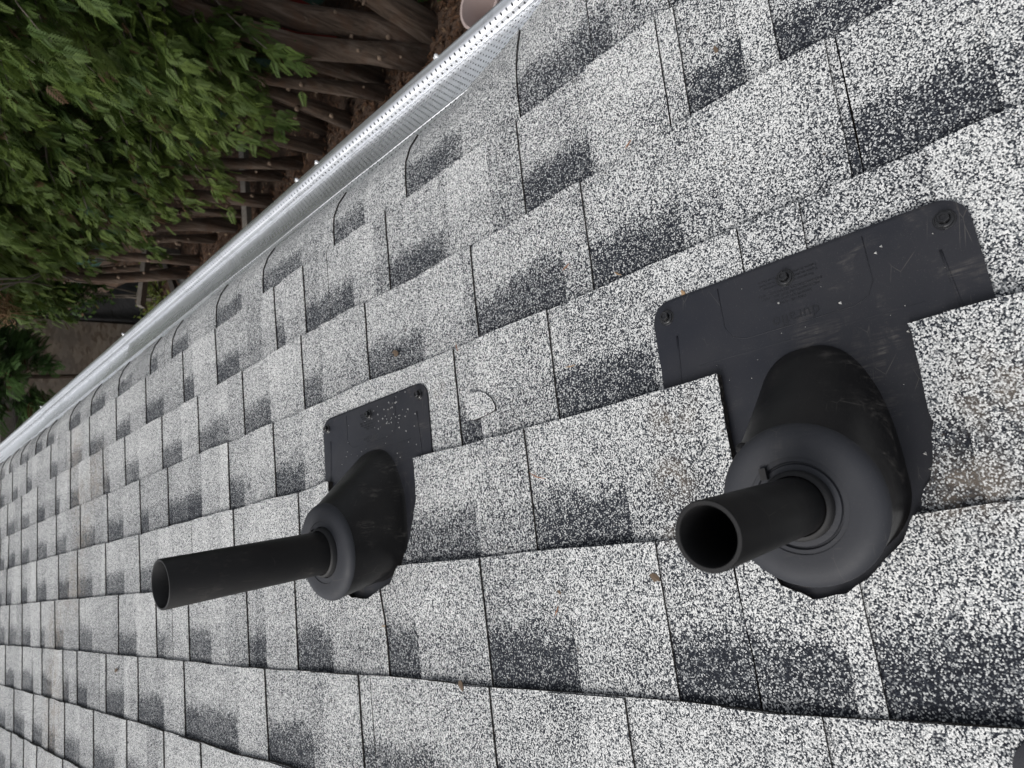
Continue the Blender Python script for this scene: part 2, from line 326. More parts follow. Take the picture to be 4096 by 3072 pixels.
# narrow cracks between two tabs that meet (course: t positions)
JOINTS = {0: [1.80, 2.86], 1: [0.285, 2.70], 2: [2.36], 3: [0.084, 0.236, 0.628, 2.12], 4: [0.118, 1.53], 5: [0.196, 1.62], 6: [1.04, 2.1], 7: [1.0]}
TMIN, TMAX = -0.55, 5.4
def sbutt(k, t):
    s = S0 - k * E
    if k in WOB:
        a = WOB[k]; s += float(np.interp(t, [p[0] for p in a], [p[1] for p in a]))
    else: s += 0.002 * math.sin(t * 3.1 + k * 1.7)
    return s
VENTS = [(0.043, 0.195, 0.97), (0.058, 0.850, 1.05), (-0.345, -0.025, 0.97)]     # axis foot on the roof plane (s, t), hood scale
def smoothstep(a, b, x):
    x = min(1, max(0, (x - a) / (b - a))); return x * x * (3 - 2 * x)
def zbase(s, t):
    z = 0.0012 * math.sin(t * 2.3 + s * 5) + 0.0009 * math.sin(t * 5.7 - s * 9)
    if s > 0.60:     # courses sag over the eave into the gutter
        amp = float(np.interp(t, [0.40, 0.52, 0.66, 0.8, 6], [0.004, 0.018, 0.034, 0.041, 0.042]))
        z -= amp * (max(0, (s - 0.625)) / 0.10) ** 1.9
    return z
def surf(s, t, k, layer):
    sb = sbutt(k, t); su = sbutt(k + 1, t); x = (s - su) / (sb - su)
    z = 0.007 * x + 0.003 * layer
    for i, (vs_s, vs_t, _) in enumerate(VENTS):    # shingles ride up over the flashing flange
        if k in ((4, 5) if i < 2 else (7, 8)):
            dx = max(0, (vs_s - 0.075) - s) ; dy = max(0, abs(t - vs_t) - 0.142)
            z += 0.0062 * (1 - smoothstep(0, 0.05, math.hypot(dx, dy)))
    return z + zbase(s, t)
SKEW = lambda s, t: -0.0429 - 0.019 * s + 0.0922 * min(t, 3.2)

def slab(k, t0, t1, layer, ext=0.03, thick=0.0055, round_end=0.0, dt=0.045, seed=0, ragged=0.0012):
    """one thin granule-coated piece of course k between t0 and t1 (given at the upper edge of the exposure)"""
    rr = random.Random(seed)
    nt = max(2, int(math.ceil((t1 - t0) / dt))); ns = 5
    vs, uv = [], []
    for i in range(nt + 1):
        a = i / nt; tb = t0 + (t1 - t0) * a
        su = sbutt(k + 1, tb); jit = rr.uniform(-1, 1) * ragged
        for j in range(ns + 1):
            b = j / ns                     # 0 butt, 1 hidden upper end
            sb = sbutt(k, tb) + (jit if j == 0 else 0)
            s = sb + (su - ext - sb) * b
            t = tb + SKEW(s, tb) * (s - su) + (0.0006 * rr.uniform(-1, 1) if i in (0, nt) else 0)
            vs.append((s, t, surf(s, t, k, layer))); uv.append((t, (sb - s) / (sb - su)))
    n = len(vs); vs += [(x, y, z - thick) for x, y, z in vs]; uv += uv
    idx = lambda i, j: i * (ns + 1) + j
    fs, fm = [], []
    for i in range(nt):
        for j in range(ns):
            q = (idx(i, j), idx(i, j + 1), idx(i + 1, j + 1), idx(i + 1, j))
            fs.append(q[::-1]); fm.append(0); fs.append(tuple(x + n for x in q)); fm.append(1)
    for i in range(nt):
        a, b = idx(i, 0), idx(i + 1, 0); fs.append((a, b, b + n, a + n)[::-1]); fm.append(1)
        a, b = idx(i, ns), idx(i + 1, ns); fs.append((a, b, b + n, a + n)); fm.append(1)
    for j in range(ns):
        a, b = idx(0, j), idx(0, j + 1); fs.append((a, b, b + n, a + n)); fm.append(1)
        a, b = idx(nt, j), idx(nt, j + 1); fs.append((a, b, b + n, a + n)[::-1]); fm.append(1)
    return vs, fs, fm, uv

def slab_obj(name, parent, sl, mats):
    vs, fs, fm, uv = sl
    return link(name, mesh(name, vs, fs, mats, fm, uvs=uv), parent)

roof = empty('house_roof', mat=MR)
tag(roof, 'pale grey asphalt shingle roof with dark shadow bands sloping down to the gutter', 'roof')
CUTS = [[(.30, .109), (.084, .112), (.05, .120), (.029, .132), (0, .150), (-.020, .172), (-.036, .198), (-.040, .225), (-.028, .250), (.02, .268), (.10, .274), (.30, .271)],
        [(.30, .741), (.105, .742), (.056, .762), (.02, .787), (-.003, .806), (-.022, .861), (-.02, .90), (.0, .94), (.06, .965), (.30, .967)],
        [(-.10, -.105), (-.31, -.105), (-.40, -.07), (-.435, -.025), (-.40, .02), (-.31, .055), (-.10, .055)]]
def cutter(poly):
    rr = random.Random(3); vs = []; fine = []
    for i in range(len(poly)):
        a = poly[i]; b = poly[(i + 1) % len(poly)]; m = max(1, int(math.dist(a, b) / 0.008))
        for q in range(m):
            u = q / m; fine.append((a[0] + (b[0] - a[0]) * u + rr.uniform(-.0008, .0008), a[1] + (b[1] - a[1]) * u + rr.uniform(-.0008, .0008)))
    n = len(fine); vs = [(x, y, -0.05) for x, y in fine] + [(x, y, 0.05) for x, y in fine]
    fs = [tuple(range(n))[::-1], tuple(range(n, 2 * n))] + [(i, (i + 1) % n, n + (i + 1) % n, n + i) for i in range(n)]
    me = mesh('cut', vs, fs, M_EDGE); bm = bmesh.new(); bm.from_mesh(me); bmesh.ops.recalc_face_normals(bm, faces=bm.faces); bm.to_mesh(me); bm.free()
    o = bpy.data.objects.new('cut', me); col.objects.link(o); return o
def notch(o, cut):
    bm = bmesh.new(); bm.from_mesh(o.data); bmesh.ops.recalc_face_normals(bm, faces=bm.faces); bm.to_mesh(o.data); bm.free()
    pm = o.parent; o.parent = None
    md = o.modifiers.new('b', 'BOOLEAN'); md.operation = 'DIFFERENCE'; md.object = cut; md.solver = 'EXACT'
    dg = bpy.context.evaluated_depsgraph_get(); dg.update()
    me = bpy.data.meshes.new_from_object(o.evaluated_get(dg)); o.modifiers.clear(); old = o.data; o.data = me; me.name = old.name; bpy.data.meshes.remove(old)
    o.parent = pm
cut_objs = [cutter(p) for p in CUTS]

deck = MB()
deck.box((-0.62, 2.4, -0.020), (2.36, 6.0, 0.018)); deck.obj('roof_deck', M_PLY, roof)
fb = MB(); fb.box((0.675, 2.4, -0.115), (0.018, 6.0, 0.14)); fb.obj('fascia_board', M_WHITE, roof)
NCOURSE = 9
extra = ([], [], [], []); extra_t = ([], [], [], [])
def acc(dst, sl):
    n = len(dst[0]); dst[0].extend(sl[0]); dst[1].extend([tuple(i + n for i in f) for f in sl[1]]); dst[2].extend(sl[2]); dst[3].extend(sl[3])
for k in range(0, 13):
    rk = random.Random(100 + k)
    gaps = [list(x) for x in GAPS.get(k, [])]
    t = gaps[0][0] if gaps else TMAX                       # fill to the near end
    lo = (gaps[0][0] if gaps else TMAX); t = lo
    while True:
        t -= rk.uniform(0.06, 0.17); g1 = t; t -= rk.uniform(0.06, 0.15); g0 = t
        if g0 < TMIN + 0.05: break
        gaps.insert(0, [g0, g1])
    t = gaps[-1][1] if k in GAPS else TMAX + 1
    while k in GAPS:
        t += rk.uniform(0.06, 0.16); g0 = t; t += rk.uniform(0.07, 0.15); g1 = t
        if g1 > TMAX - 0.05: break
        gaps.append([g0, g1])
    # backing strips, one metre each
    strips = []; t = TMIN + rk.uniform(-0.5, -0.1) + 0.0
    t = TMIN
    first = rk.uniform(0.35, 0.95)
    ends = [TMIN]
    t = TMIN + first
    while t < TMAX - 0.3: ends.append(t); t += 1.0
    ends.append(TMAX)
    sh_objs = []
    for a, b in zip(ends[:-1], ends[1:]):
        sl = slab(k, a + 0.0008, b - 0.0008, 0, seed=rk.randint(0, 9999), dt=0.05)
        if k < NCOURSE:
            o = slab_obj('shingle', roof, sl, [M_BACK, M_EDGE]); sh_objs.append((a, b, o))
            for ci, (vs_s, vs_t, _) in enumerate(VENTS):
                if (k in (4, 5) if ci < 2 else k in (7, 8)) and a - 0.05 < vs_t + 0.1 and b + 0.05 > vs_t - 0.1: notch(o, cut_objs[ci])
        else: acc(extra, sl)
    # raised tabs between the gaps, split at joints
    edges = [TMIN] + [x for gp in gaps for x in gp] + [TMAX]
    tabs = [(edges[i], edges[i + 1]) for i in range(0, len(edges), 2)]
    for a, b in tabs:
        cuts = [a] + [j for j in JOINTS.get(k, []) if a + 0.012 < j < b - 0.012] + [b]
        for x0, x1 in zip(cuts[:-1], cuts[1:]):
            if x1 - x0 < 0.008: continue
            sl = slab(k, x0 + (0.0012 if x0 != a else 0), x1 - (0.0012 if x1 != b else 0), 1, thick=0.0042, seed=rk.randint(0, 9999))
            if k < NCOURSE:
                mid = (x0 + x1) / 2; par = next((o for (p, q, o) in sh_objs if p <= mid <= q), sh_objs[-1][2])
                o = slab_obj('tab', par, sl, [M_TAB, M_EDGE])
                for ci, (vs_s, vs_t, _) in enumerate(VENTS):
                    if (k in (4, 5) if ci < 2 else k in (7, 8)) and x0 - 0.03 < vs_t + 0.1 and x1 + 0.03 > vs_t - 0.1: notch(o, cut_objs[ci])
            else: acc(extra_t, sl)
tag(slab_obj('upper_shingles', roof, extra, [M_BACK, M_EDGE]), kind='stuff')
tag(slab_obj('upper_tabs', roof, extra_t, [M_TAB, M_EDGE]), kind='stuff')
for c_ in cut_objs:
    m_ = c_.data; bpy.data.objects.remove(c_); bpy.data.meshes.remove(m_)
# a torn half-round flap left on the course beside the far vent
pts = [(0.2285, 0.632), (0.2300, 0.618), (0.2285, 0.604), (0.2225, 0.592), (0.2140, 0.583), (0.2040, 0.578), (0.1975, 0.578), (0.1945, 0.598), (0.1935, 0.618), (0.1960, 0.632)]
zt = lambda s, t: surf(s, t, 3, 1)
n_ = len(pts); vs_ = [(s, t, zt(s, t) + 0.0026) for s, t in pts] + [(s, t, zt(s, t) - 0.001) for s, t in pts]
fs_ = [tuple(range(n_))] + [(i, (i + 1) % n_, n_ + (i + 1) % n_, n_ + i) for i in range(n_)]
link('torn_flap', mesh('torn_flap', vs_, fs_, [M_TAB, M_EDGE], [0] + [1] * n_, uvs=[(0, 0)] * (2 * n_)), roof)
hw = MB(); hw.box((0.30, 2.4, -1.30), (0.16, 6.0, 2.35)); o = hw.obj('wall', M_SIDING, roof); o.matrix_parent_inverse = MR.inverted()

# ================================================================ VENTS
UPL = Vector((-math.sin(PITCH), 0, math.cos(PITCH)))      # plumb direction in the roof frame
def text_mesh(body, size):
    cu = bpy.data.curves.new('t', 'FONT'); cu.body = body; cu.size = size; cu.align_x = 'CENTER'; cu.extrude = 0.0001; cu.resolution_u = 3
    ob = bpy.data.objects.new('t', cu); col.objects.link(ob); dg = bpy.context.evaluated_depsgraph_get(); dg.update()
    me = bpy.data.meshes.new_from_object(ob.evaluated_get(dg)); bpy.data.objects.remove(ob); bpy.data.curves.remove(cu); return me

def make_vent(i, pr, top, wall, label, cat='vent pipe', detail=True):
    s0, t0, sc = VENTS[i]; course = 3 if i < 2 else 6
    root = empty('roof_vent', mat=MR @ Matrix.Translation((s0, t0, 0)))
    tag(root, label, cat, 'plumbing vents on the roof')
    x1 = 0.212 if i < 2 else 0.214; hw_ = 0.141; xn = -0.095
    zp = lambda x, y: max(surf(s0 + x, t0 + y, course, 1) + 0.0006, zbase(s0 + x, t0 + y) + 0.0042) if s0 + x > sbutt(course + 1, t0 + y) - 0.01 else zbase(s0 + x, t0 + y) + 0.0006 + 0.0036 * smoothstep(sbutt(course + 1, t0 + y) - 0.05, sbutt(course + 1, t0 + y) - 0.01, s0 + x)
    # plate: grid mapped into a rounded outline (rounded corners at the lower edge, rounded head upslope)
    rc = 0.022; nx, ny = 26, 26; top_v = []
    def halfw(x):
        if x > x1 - rc: d = x - (x1 - rc); return hw_ - rc + math.sqrt(max(0, rc * rc - d * d))
        if x < -0.005: u = min(1, (-0.005 - x) / (-0.005 - xn)); return hw_ * math.sqrt(max(0.0, 1 - u ** 2.2)) * 0.999 + 0.0001
        return hw_
    xs = [xn + (x1 - xn) * (a / nx) for a in range(nx - 5)] ; xs = list(np.linspace(xn, -0.005, 12)) + list(np.linspace(0.01, x1 - rc, 12)) + [x1 - rc + rc * math.sin(a) for a in np.linspace(0.2, math.pi / 2, 8)]
    vs, fs = [], []
    for x in xs:
        h = halfw(x)
        for j in range(ny + 1):
            y = -h + 2 * h * j / ny
            z = zp(x, y); e = min(h - abs(y), x1 - x)
            vs.append((x, y, z + 0.0030 - (0.0012 if e < 0.001 else 0)))
    W_ = ny + 1; m = len(xs)
    for a in range(m - 1):
        for j in range(ny): fs.append((a * W_ + j, (a + 1) * W_ + j, (a + 1) * W_ + j + 1, a * W_ + j + 1))
    ring = [j for j in range(W_)] + [a * W_ + ny for a in range(1, m)] + [(m - 1) * W_ + j for j in range(ny - 1, -1, -1)] + [a * W_ for a in range(m - 2, 0, -1)]
    nb_ = len(vs); vs += [(vs[r_][0], vs[r_][1], vs[r_][2] - 0.0034) for r_ in ring]
    for q in range(len(ring)):
        a, b = ring[q], ring[(q + 1) % len(ring)]; fs.append((b, a, nb_ + q, nb_ + (q + 1) % len(ring)))
    pl = autosmooth(link('flashing_plate', mesh('flashing_plate', vs, fs, M_PLATE), root), 50)
    zpl = lambda x, y: zp(x, y) + 0.0030
    # raised ribs and moulded outline on the plate
    for sg in (-1, 1):
        b = MB(); y = sg * 0.1165
        b.tube([(0.172 - 0.014 * q, y + sg * 0.0022 * q * 0.5, zpl(0.172 - 0.014 * q, y) - 0.0004) for q in range(9)], 0.0013, 6); b.obj('rib', M_PLATE, pl, True)
    b = MB(); pts = [(0.205, -0.066), (0.165, -0.066), (0.154, -0.060), (0.149, -0.048), (0.149, 0.048), (0.154, 0.060), (0.165, 0.066), (0.205, 0.066)]
    b.tube([(x, y, zpl(x, y) - 0.00012) for x, y in pts], 0.00055, 5); b.obj('moulded_outline', M_PLATE, pl, True)
    b = MB(); b.tube([(0.136, y, zpl(0.136, y) - 0.0002) for y in np.linspace(-0.098, 0.098, 9)], 0.00045, 5); b.obj('moulded_line', M_PLATE, pl, True)
    for (x, y) in ((0.1945, -0.1245), (0.1945, 0.1245), (0.1930, 0.002)):
        z = zpl(x, y); b = MB()
        b.lathe([(0.0003, 0.0052), (0.0012, 0.0052), (0.0016, 0.0062), (0.0044, 0.0062)], 12, (x, y, z)); b.v = []; b.f = []
        b.lathe([(0.0001, 0.0010), (0.0078, 0.0007), (0.0082, 0.0002), (0.0082, -0.001)], 24, (x, y, z))
        b.lathe([(0.0066, 0.0004), (0.0066, 0.0018), (0.0060, 0.0024), (0.0047, 0.0026)], 24, (x, y, z))
        sw = b.obj('screw', M_SCREW, root, True); autosmooth(sw, 35)
        b = MB(); b.lathe([(0.0047, 0.0020), (0.0047, 0.0062), (0.0042, 0.0068), (0.0026, 0.0068), (0.0024, 0.0058), (0.0001, 0.0056)], 6, (x, y, z)); b.obj('hex_head', M_SCREW, sw)
    # hood: slanted oval cone rising to a round cap set square to the pipe
    N = 72; hc = 0.090 * sc; rc_ = (0.0600, 0.0665, 0.0600)[i]; A = UPL; X = Vector((math.cos(PITCH), 0, math.sin(PITCH))); Y = Vector((0, 1, 0))
    rows = []
    zf = lambda x, y: zpl(x, y)
    base = []
    for q in range(N):
        a = 2 * math.pi * q / N; c, s = math.cos(a), math.sin(a)
        ex_ = 0.78 if c > 0 else 1.0; bx = (0.127 if c > 0 else 0.055) * sc * math.copysign(abs(c) ** ex_, c); by = (0.0560, 0.0750, 0.0560)[i] * math.copysign(abs(s) ** ex_, s)
        base.append((bx, by))
    rows.append([Vector((bx * 1.035, by * 1.045, zf(bx, by) - 0.002)) for bx, by in base])
    rows.append([Vector((bx * 1.012, by * 1.015, zf(bx, by) + 0.0012)) for bx, by in base])
    rows.append([Vector((bx, by, zf(bx, by) + 0.005)) for bx, by in base])
    def capring(r, h): return [A * h + (X * math.cos(2 * math.pi * q / N) + Y * math.sin(2 * math.pi * q / N)) * r for q in range(N)]
    shoulder = capring(rc_, hc - 0.0095)
    b0 = rows[-1]
    for u in (0.12, 0.28, 0.46, 0.64, 0.80, 0.92):
        rows.append([b0[q].lerp(shoulder[q], u) for q in range(N)])
    rows.append(shoulder)
    hood = autosmooth(link('hood', mesh('hood', [v for r_ in rows for v in r_],
        [(a * N + q, a * N + (q + 1) % N, (a + 1) * N + (q + 1) % N, (a + 1) * N + q) for a in range(len(rows) - 1) for q in range(N)], M_HOOD), root), 60)
    b = MB()
    prof = [(rc_, hc - 0.0098), (rc_ + 0.0006, hc - 0.0092), (rc_ + 0.0004, hc - 0.0075), (rc_ - 0.0014, hc - 0.0042), (rc_ - 0.0055, hc - 0.0012), (rc_ - 0.011, hc - 0.0002), (rc_ - 0.017, hc - 0.0002),
            (rc_ - 0.024, hc - 0.0012), (0.0415 * sc, hc - 0.0020), (0.0409 * sc, hc - 0.0030), (0.0402 * sc, hc - 0.0020), (0.0335 * sc, hc - 0.0022), (0.0328 * sc, hc - 0.0045), (0.0318 * sc, hc - 0.0045), (0.0310 * sc, hc - 0.0024), (pr + 0.0045, hc - 0.0022), (pr + 0.0040, hc - 0.006)]
    b.lathe(prof, N, (0, 0, 0), A); cap = b.obj('cap', M_CAP, hood, True); autosmooth(cap, 32)
    # drain nub on the shoulder, facing the eave
    b = MB(); c0 = A * (hc - 0.013 * sc) + (X * 0.80 + Y * 0.60) * rc_ * 1.00
    for q in range(1):
        pr_ = [(0.0001, 0.006), (0.003, 0.0055), (0.0048, 0.003), (0.0055, -0.002), (0.0058, -0.012)]
        b.lathe(pr_, 16, c0, (A * 0.9 + X * 0.35 + Y * 0.25))
    b.obj('nub', M_HOOD, hood, True)
    b = MB(); b.lathe([(pr + 0.0050, hc - 0.004), (pr + 0.0046, hc + 0.0030), (pr + 0.0030, hc + 0.0046), (pr + 0.0012, hc + 0.0050), (pr + 0.0003, hc + 0.0042), (pr + 0.0003, hc - 0.004)], 48, (0, 0, 0), A)
    autosmooth(b.obj('collar', M_RUB, root, True), 50)
    b = MB(); c1 = A * (hc - 0.0005) + (X * 0.62 + Y * 0.45).normalized() * 0.0335 * sc; tz = A
    b.box(c1, (0.009, 0.005, 0.005), Matrix((X, Y, A)).transposed()); b.obj('pull_tab', M_RUB, hood)
    # open pipe
    b = MB(); ri = pr - wall
    b.lathe([(pr, hc - 0.05), (pr, top - 0.0007), (pr - 0.0007, top), (ri + 0.0007, top), (ri, top - 0.0007), (ri, top - 0.32), (0.0001, top - 0.32)], 64, (0, 0, 0), A)
    autosmooth(b.obj('pipe', M_PIPE, root, True), 45)
    # moulded lettering, read from the upslope side
    if detail:
        lines = [('duraflo', 0.0150, 0.1600, 0), ('CAN 12S   12ABS', 0.0034, 0.1725, 0), ('ROOF PITCH 2/12 - 12/12', 0.0033, 0.1762, 0), ('INCLINAISON DU TOIT 2/12 - 12/12', 0.0033, 0.1800, 0), ('INCLINACION DEL TECHO 2/12 - 12/12', 0.0033, 0.1838, 0),
                 ('For plastic, copper, cast-iron pipe', 0.0033, 0.1895, 0), ('Tuyaux en plastique, en cuivre, en fonte', 0.0033, 0.1932, 0), ('Tuberia de plastico, de cobre, de hierro', 0.0033, 0.1969, 0)]
        for body, size, x, y in lines:
            me = text_mesh(body, size); me.materials.clear(); me.materials.append(M_INK)
            o = link('lettering', me, pl); z = zpl(x, y); dz = (zpl(x + 0.005, y) - zpl(x - 0.005, y)) / 0.01
            ex = Vector((0, 1, 0)); ey = Vector((-1, 0, -dz)).normalized(); ez = ex.cross(ey)
            o.matrix_local = Matrix.Translation((x, y, z + 0.0001)) @ Matrix((ex, ey, ez)).transposed().to_4x4()
    return root, zpl
v1, zpl1 = make_vent(0, 0.0213, 0.229, 0.0036, 'short black vent pipe in a wide dusty flashing hood nearest the photographer')
v2, zpl2 = make_vent(1, 0.0292, 0.304, 0.0030, 'tall slim black vent pipe farther along the roof, its flashing sprinkled with white grit')
v3, zpl3 = make_vent(2, 0.0213, 0.16, 0.0036, 'dark flashing corner with a screw at the lower right edge of the roof', detail=False)

# ================================================================ GUTTER
gut = empty('gutter', mat=MR); tag(gut, 'silver aluminium gutter with perforated leaf guard along the eave', 'gutter')
def extrude(name, prof, t0, t1, mat, parent, dt=0.12, wav=0.0, vs_uv=None, seed=1):
    n = max(1, int(math.ceil((t1 - t0) / dt))); rr = random.Random(seed); m = len(prof); vs = []; uv = []
    for i in range(n + 1):
        t = t0 + (t1 - t0) * i / n; dz = wav * math.sin(t * 4.1 + seed) + wav * 0.7 * rr.uniform(-1, 1)
        for j, (s, z) in enumerate(prof): vs.append((s, t, z + dz)); uv.append((t, vs_uv[j] if vs_uv else 0))
    fs = [(i * m + j, (i + 1) * m + j, (i + 1) * m + j + 1, i * m + j + 1) for i in range(n) for j in range(m - 1)]
    o = link(name, mesh(name, vs, fs, mat, uvs=uv), parent); return autosmooth(o, 28)
front = [(0.8300, -0.040), (0.8345, -0.0352), (0.842, -0.0345), (0.8495, -0.0370), (0.8525, -0.0420), (0.8535, -0.050), (0.849, -0.066), (0.841, -0.080), (0.838, -0.095), (0.8385, -0.128), (0.836, -0.133),
         (0.745, -0.1335), (0.737, -0.129), (0.737, -0.050)]
extrude('trough', front, TMIN, TMAX, M_ALU, gut)
P = 0.0067
def guard(t0, t1, open_panel, seed, dz=0.0):
    prof, uv = [], []
    def add(s, z, v): prof.append((s, z + dz)); uv.append(v)
    solid = 0.0
    # inner flange (holes), fold, sunken panel (holes), bead, valley, lip (two rows of holes), roll
    add(0.690, -0.0445, 0 * P); add(0.7405, -0.0372, 7.6 * P); add(0.7412, -0.0362, 8 * P); add(0.7432, -0.0362, 8 * P); add(0.7440, -0.0385, 8 * P)
    d = 0.006 if open_panel else 0.0
    if open_panel: add(0.7450, -0.047, 8 * P); add(0.790, -0.0560, 8 * P); add(0.8120, -0.0530, 8 * P)
    else: add(0.7445, -0.0395, 10 * P); add(0.780, -0.0470, 15.35 * P); add(0.8120, -0.0490, 20.15 * P)
    v0 = 8 * P if open_panel else 21 * P
    add(0.8125, -0.0478, v0); add(0.8140, -0.0473, v0); add(0.8155, -0.0478, v0); add(0.8160, -0.0515, v0); add(0.8180, -0.0530, v0); add(0.8195, -0.0500, 21 * P)
    add(0.8222, -0.0408, 22.05 * P); add(0.8268, -0.0362, 22.6 * P); add(0.8315, -0.0340, 23 * P); add(0.8385, -0.0332, 23 * P); add(0.845, -0.0338, 23 * P); add(0.8512, -0.0372, 23 * P); add(0.8540, -0.043, 23 * P)
    extrude('guard_panel', prof, t0, t1, M_PERF, gut, dt=0.09, wav=0.0005, vs_uv=uv, seed=seed)
guard(TMIN, 1.118, False, 1, 0.0005); guard(1.112, 2.31, False, 2, -0.0007); guard(2.305, 3.44, True, 3, -0.002); guard(3.435, TMAX, True, 4, -0.005)
sl_ = MB(); sl_.box((0.785, 2.4, -0.125), (0.09, 5.9, 0.006)); sl_.obj('sludge', M_SLUDGE, gut)
rr = random.Random(5)
for t in (0.703, 1.095, 1.178, 2.33, 3.43):
    b = MB(); b.lathe([(0.0001, 0.006), (0.002, 0.0055), (0.0038, 0.003), (0.0042, -0.002)], 10, (0.8505, t, -0.0365), (0.5, 0.1, 0.85))
    b.lathe([(0.0001, 0.0035), (0.002, 0.003), (0.003, -0.001)], 8, (0.8515, t + 0.006, -0.037), (0.6, 0.1, 0.8)); b.obj('sealed_rivet', M_SEAL, gut, True)

# ================================================================ GROUND
GZ = -2.5
def grid_plane(name, x0, x1, y0, y1, z, nx, ny, amp, mat, kind):
    vs = [(x0 + (x1 - x0) * i / nx, y0 + (y1 - y0) * j / ny, z + amp * math.sin(i * 1.3 + j * 0.7) * math.cos(j * 1.1)) for i in range(nx + 1) for j in range(ny + 1)]
    fs = [(i * (ny + 1) + j, (i + 1) * (ny + 1) + j, (i + 1) * (ny + 1) + j + 1, i * (ny + 1) + j + 1) for i in range(nx) for j in range(ny)]
    return tag(link(name, mesh(name, vs, fs, mat, smooth=True)), kind=kind)
grid_plane('ground', -60, 60, -60, 60, GZ, 4, 4, 0.0, M_GROUND, 'structure')

def scatter(name, n, fn, mat, parent=None, kind=None, tri=None):
    """n small bent leaf faces; fn(rng) -> (pos, size, yaw, pitch)"""
    vs = np.zeros((n * 4, 3)); rn = np.zeros(n * 4)
    for i in range(n):
        p, sz, yaw, pit = fn(); c, s = math.cos(yaw), math.sin(yaw); cp, sp = math.cos(pit), math.sin(pit)
        q = [(0, 0, 0), (0.5, 0.28, 0.06), (1, 0, 0), (0.5, -0.28, 0.06)]
        for j, (a, b, d) in enumerate(q):
            x = (a - 0.5) * sz[0]; y = b * sz[1]; z = d * sz[0]
            x, z = x * cp - z * sp, x * sp + z * cp
            vs[i * 4 + j] = (p[0] + x * c - y * s, p[1] + x * s + y * c, p[2] + z)
        rn[i * 4:i * 4 + 4] = random.random()
    me = bpy.data.meshes.new(name); me.from_pydata(vs.tolist(), [], [(i * 4, i * 4 + 1, i * 4 + 2, i * 4 + 3) for i in range(n)]); me.materials.append(mat)
    at = me.attributes.new('rnd', 'FLOAT', 'POINT'); at.data.foreach_set('value', rn)
    o = link(name, me, parent)
    if kind: o['kind'] = kind
    return o
def f_lit():
    return ((random.uniform(1.2, 5.6), random.uniform(0.8, 10), GZ + random.uniform(0.004, 0.03)), (random.uniform(0.03, 0.08), random.uniform(0.02, 0.06)), random.uniform(0, 6.28), random.uniform(-0.4, 0.4))
tag(scatter('leaf_litter', 26000, f_lit, M_LITTER), 'red brown fallen needles and leaves covering the ground under the hedge', 'leaf litter', kind='stuff')

# ================================================================ CEDARS
def frond_template():
    vs, fs = [], []
    def quad(p0, d, ln, wd, z0, z1):
        d = Vector(d).normalized(); n = Vector((-d.y, d.x, 0)); m = p0 + d * ln * 0.55; e = p0 + d * ln
        k = len(vs); vs.extend([(p0.x, p0.y, z0), (m.x + n.x * wd, m.y + n.y * wd, (z0 + z1) / 2), (e.x, e.y, z1), (m.x - n.x * wd, m.y - n.y * wd, (z0 + z1) / 2)]); fs.append((k, k + 1, k + 2, k + 3))
    dz = lambda x: -0.22 * x * x
    for i in range(7):
        x = 0.06 + 0.13 * i
        ln = 0.46 * (1 - 0.62 * (i / 7)); 
        for sg in (-1, 1):
            p0 = Vector((x + (0.05 if sg > 0 else 0), 0, 0)); d = (0.72, sg * 0.70, 0)
            quad(p0, d, ln, 0.042, dz(x), dz(x + ln * 0.6) - 0.03)
            mid = p0 + Vector(d).normalized() * ln * 0.45
            quad(mid, (0.98, sg * 0.15, 0), ln * 0.45, 0.038, dz(x + 0.2), dz(x + ln * 0.8) - 0.03)
    quad(Vector((0, 0, 0)), (1, 0, 0), 1.05, 0.022, 0, -0.24)
    return np.array(vs), np.array(fs)
FT_V, FT_F = frond_template()
def fronds(name, items, mat, parent):
    """items: list of (origin, dir, normal_hint, size, rnd)"""
    n = len(items); nv = len(FT_V); O = np.array([i[0] for i in items]); D = np.array([i[1] for i in items]); H = np.array([i[2] for i in items]); S = np.array([i[3] for i in items]); Rn = np.array([i[4] for i in items])
    D /= np.linalg.norm(D, axis=1)[:, None]; Y = np.cross(H, D); Y /= np.linalg.norm(Y, axis=1)[:, None] + 1e-9; Z = np.cross(D, Y)
    V = O[:, None, :] + S[:, None, None] * (FT_V[None, :, 0:1] * D[:, None, :] + FT_V[None, :, 1:2] * Y[:, None, :] + FT_V[None, :, 2:3] * Z[:, None, :])
    F = (FT_F[None] + (np.arange(n) * nv)[:, None, None]).reshape(-1, 4)
    me = bpy.data.meshes.new(name); me.vertices.add(n * nv); me.vertices.foreach_set('co', V.reshape(-1)); nf = len(F)
    me.loops.add(nf * 4); me.loops.foreach_set('vertex_index', F.reshape(-1).astype(np.int32)); me.polygons.add(nf)
    me.polygons.foreach_set('loop_start', np.arange(nf, dtype=np.int32) * 4); me.update(calc_edges=True); me.validate()
    me.materials.append(mat); at = me.attributes.new('rnd', 'FLOAT', 'POINT'); at.data.foreach_set('value', np.repeat(Rn, nv).astype(np.float32))
    return link(name, me, parent)

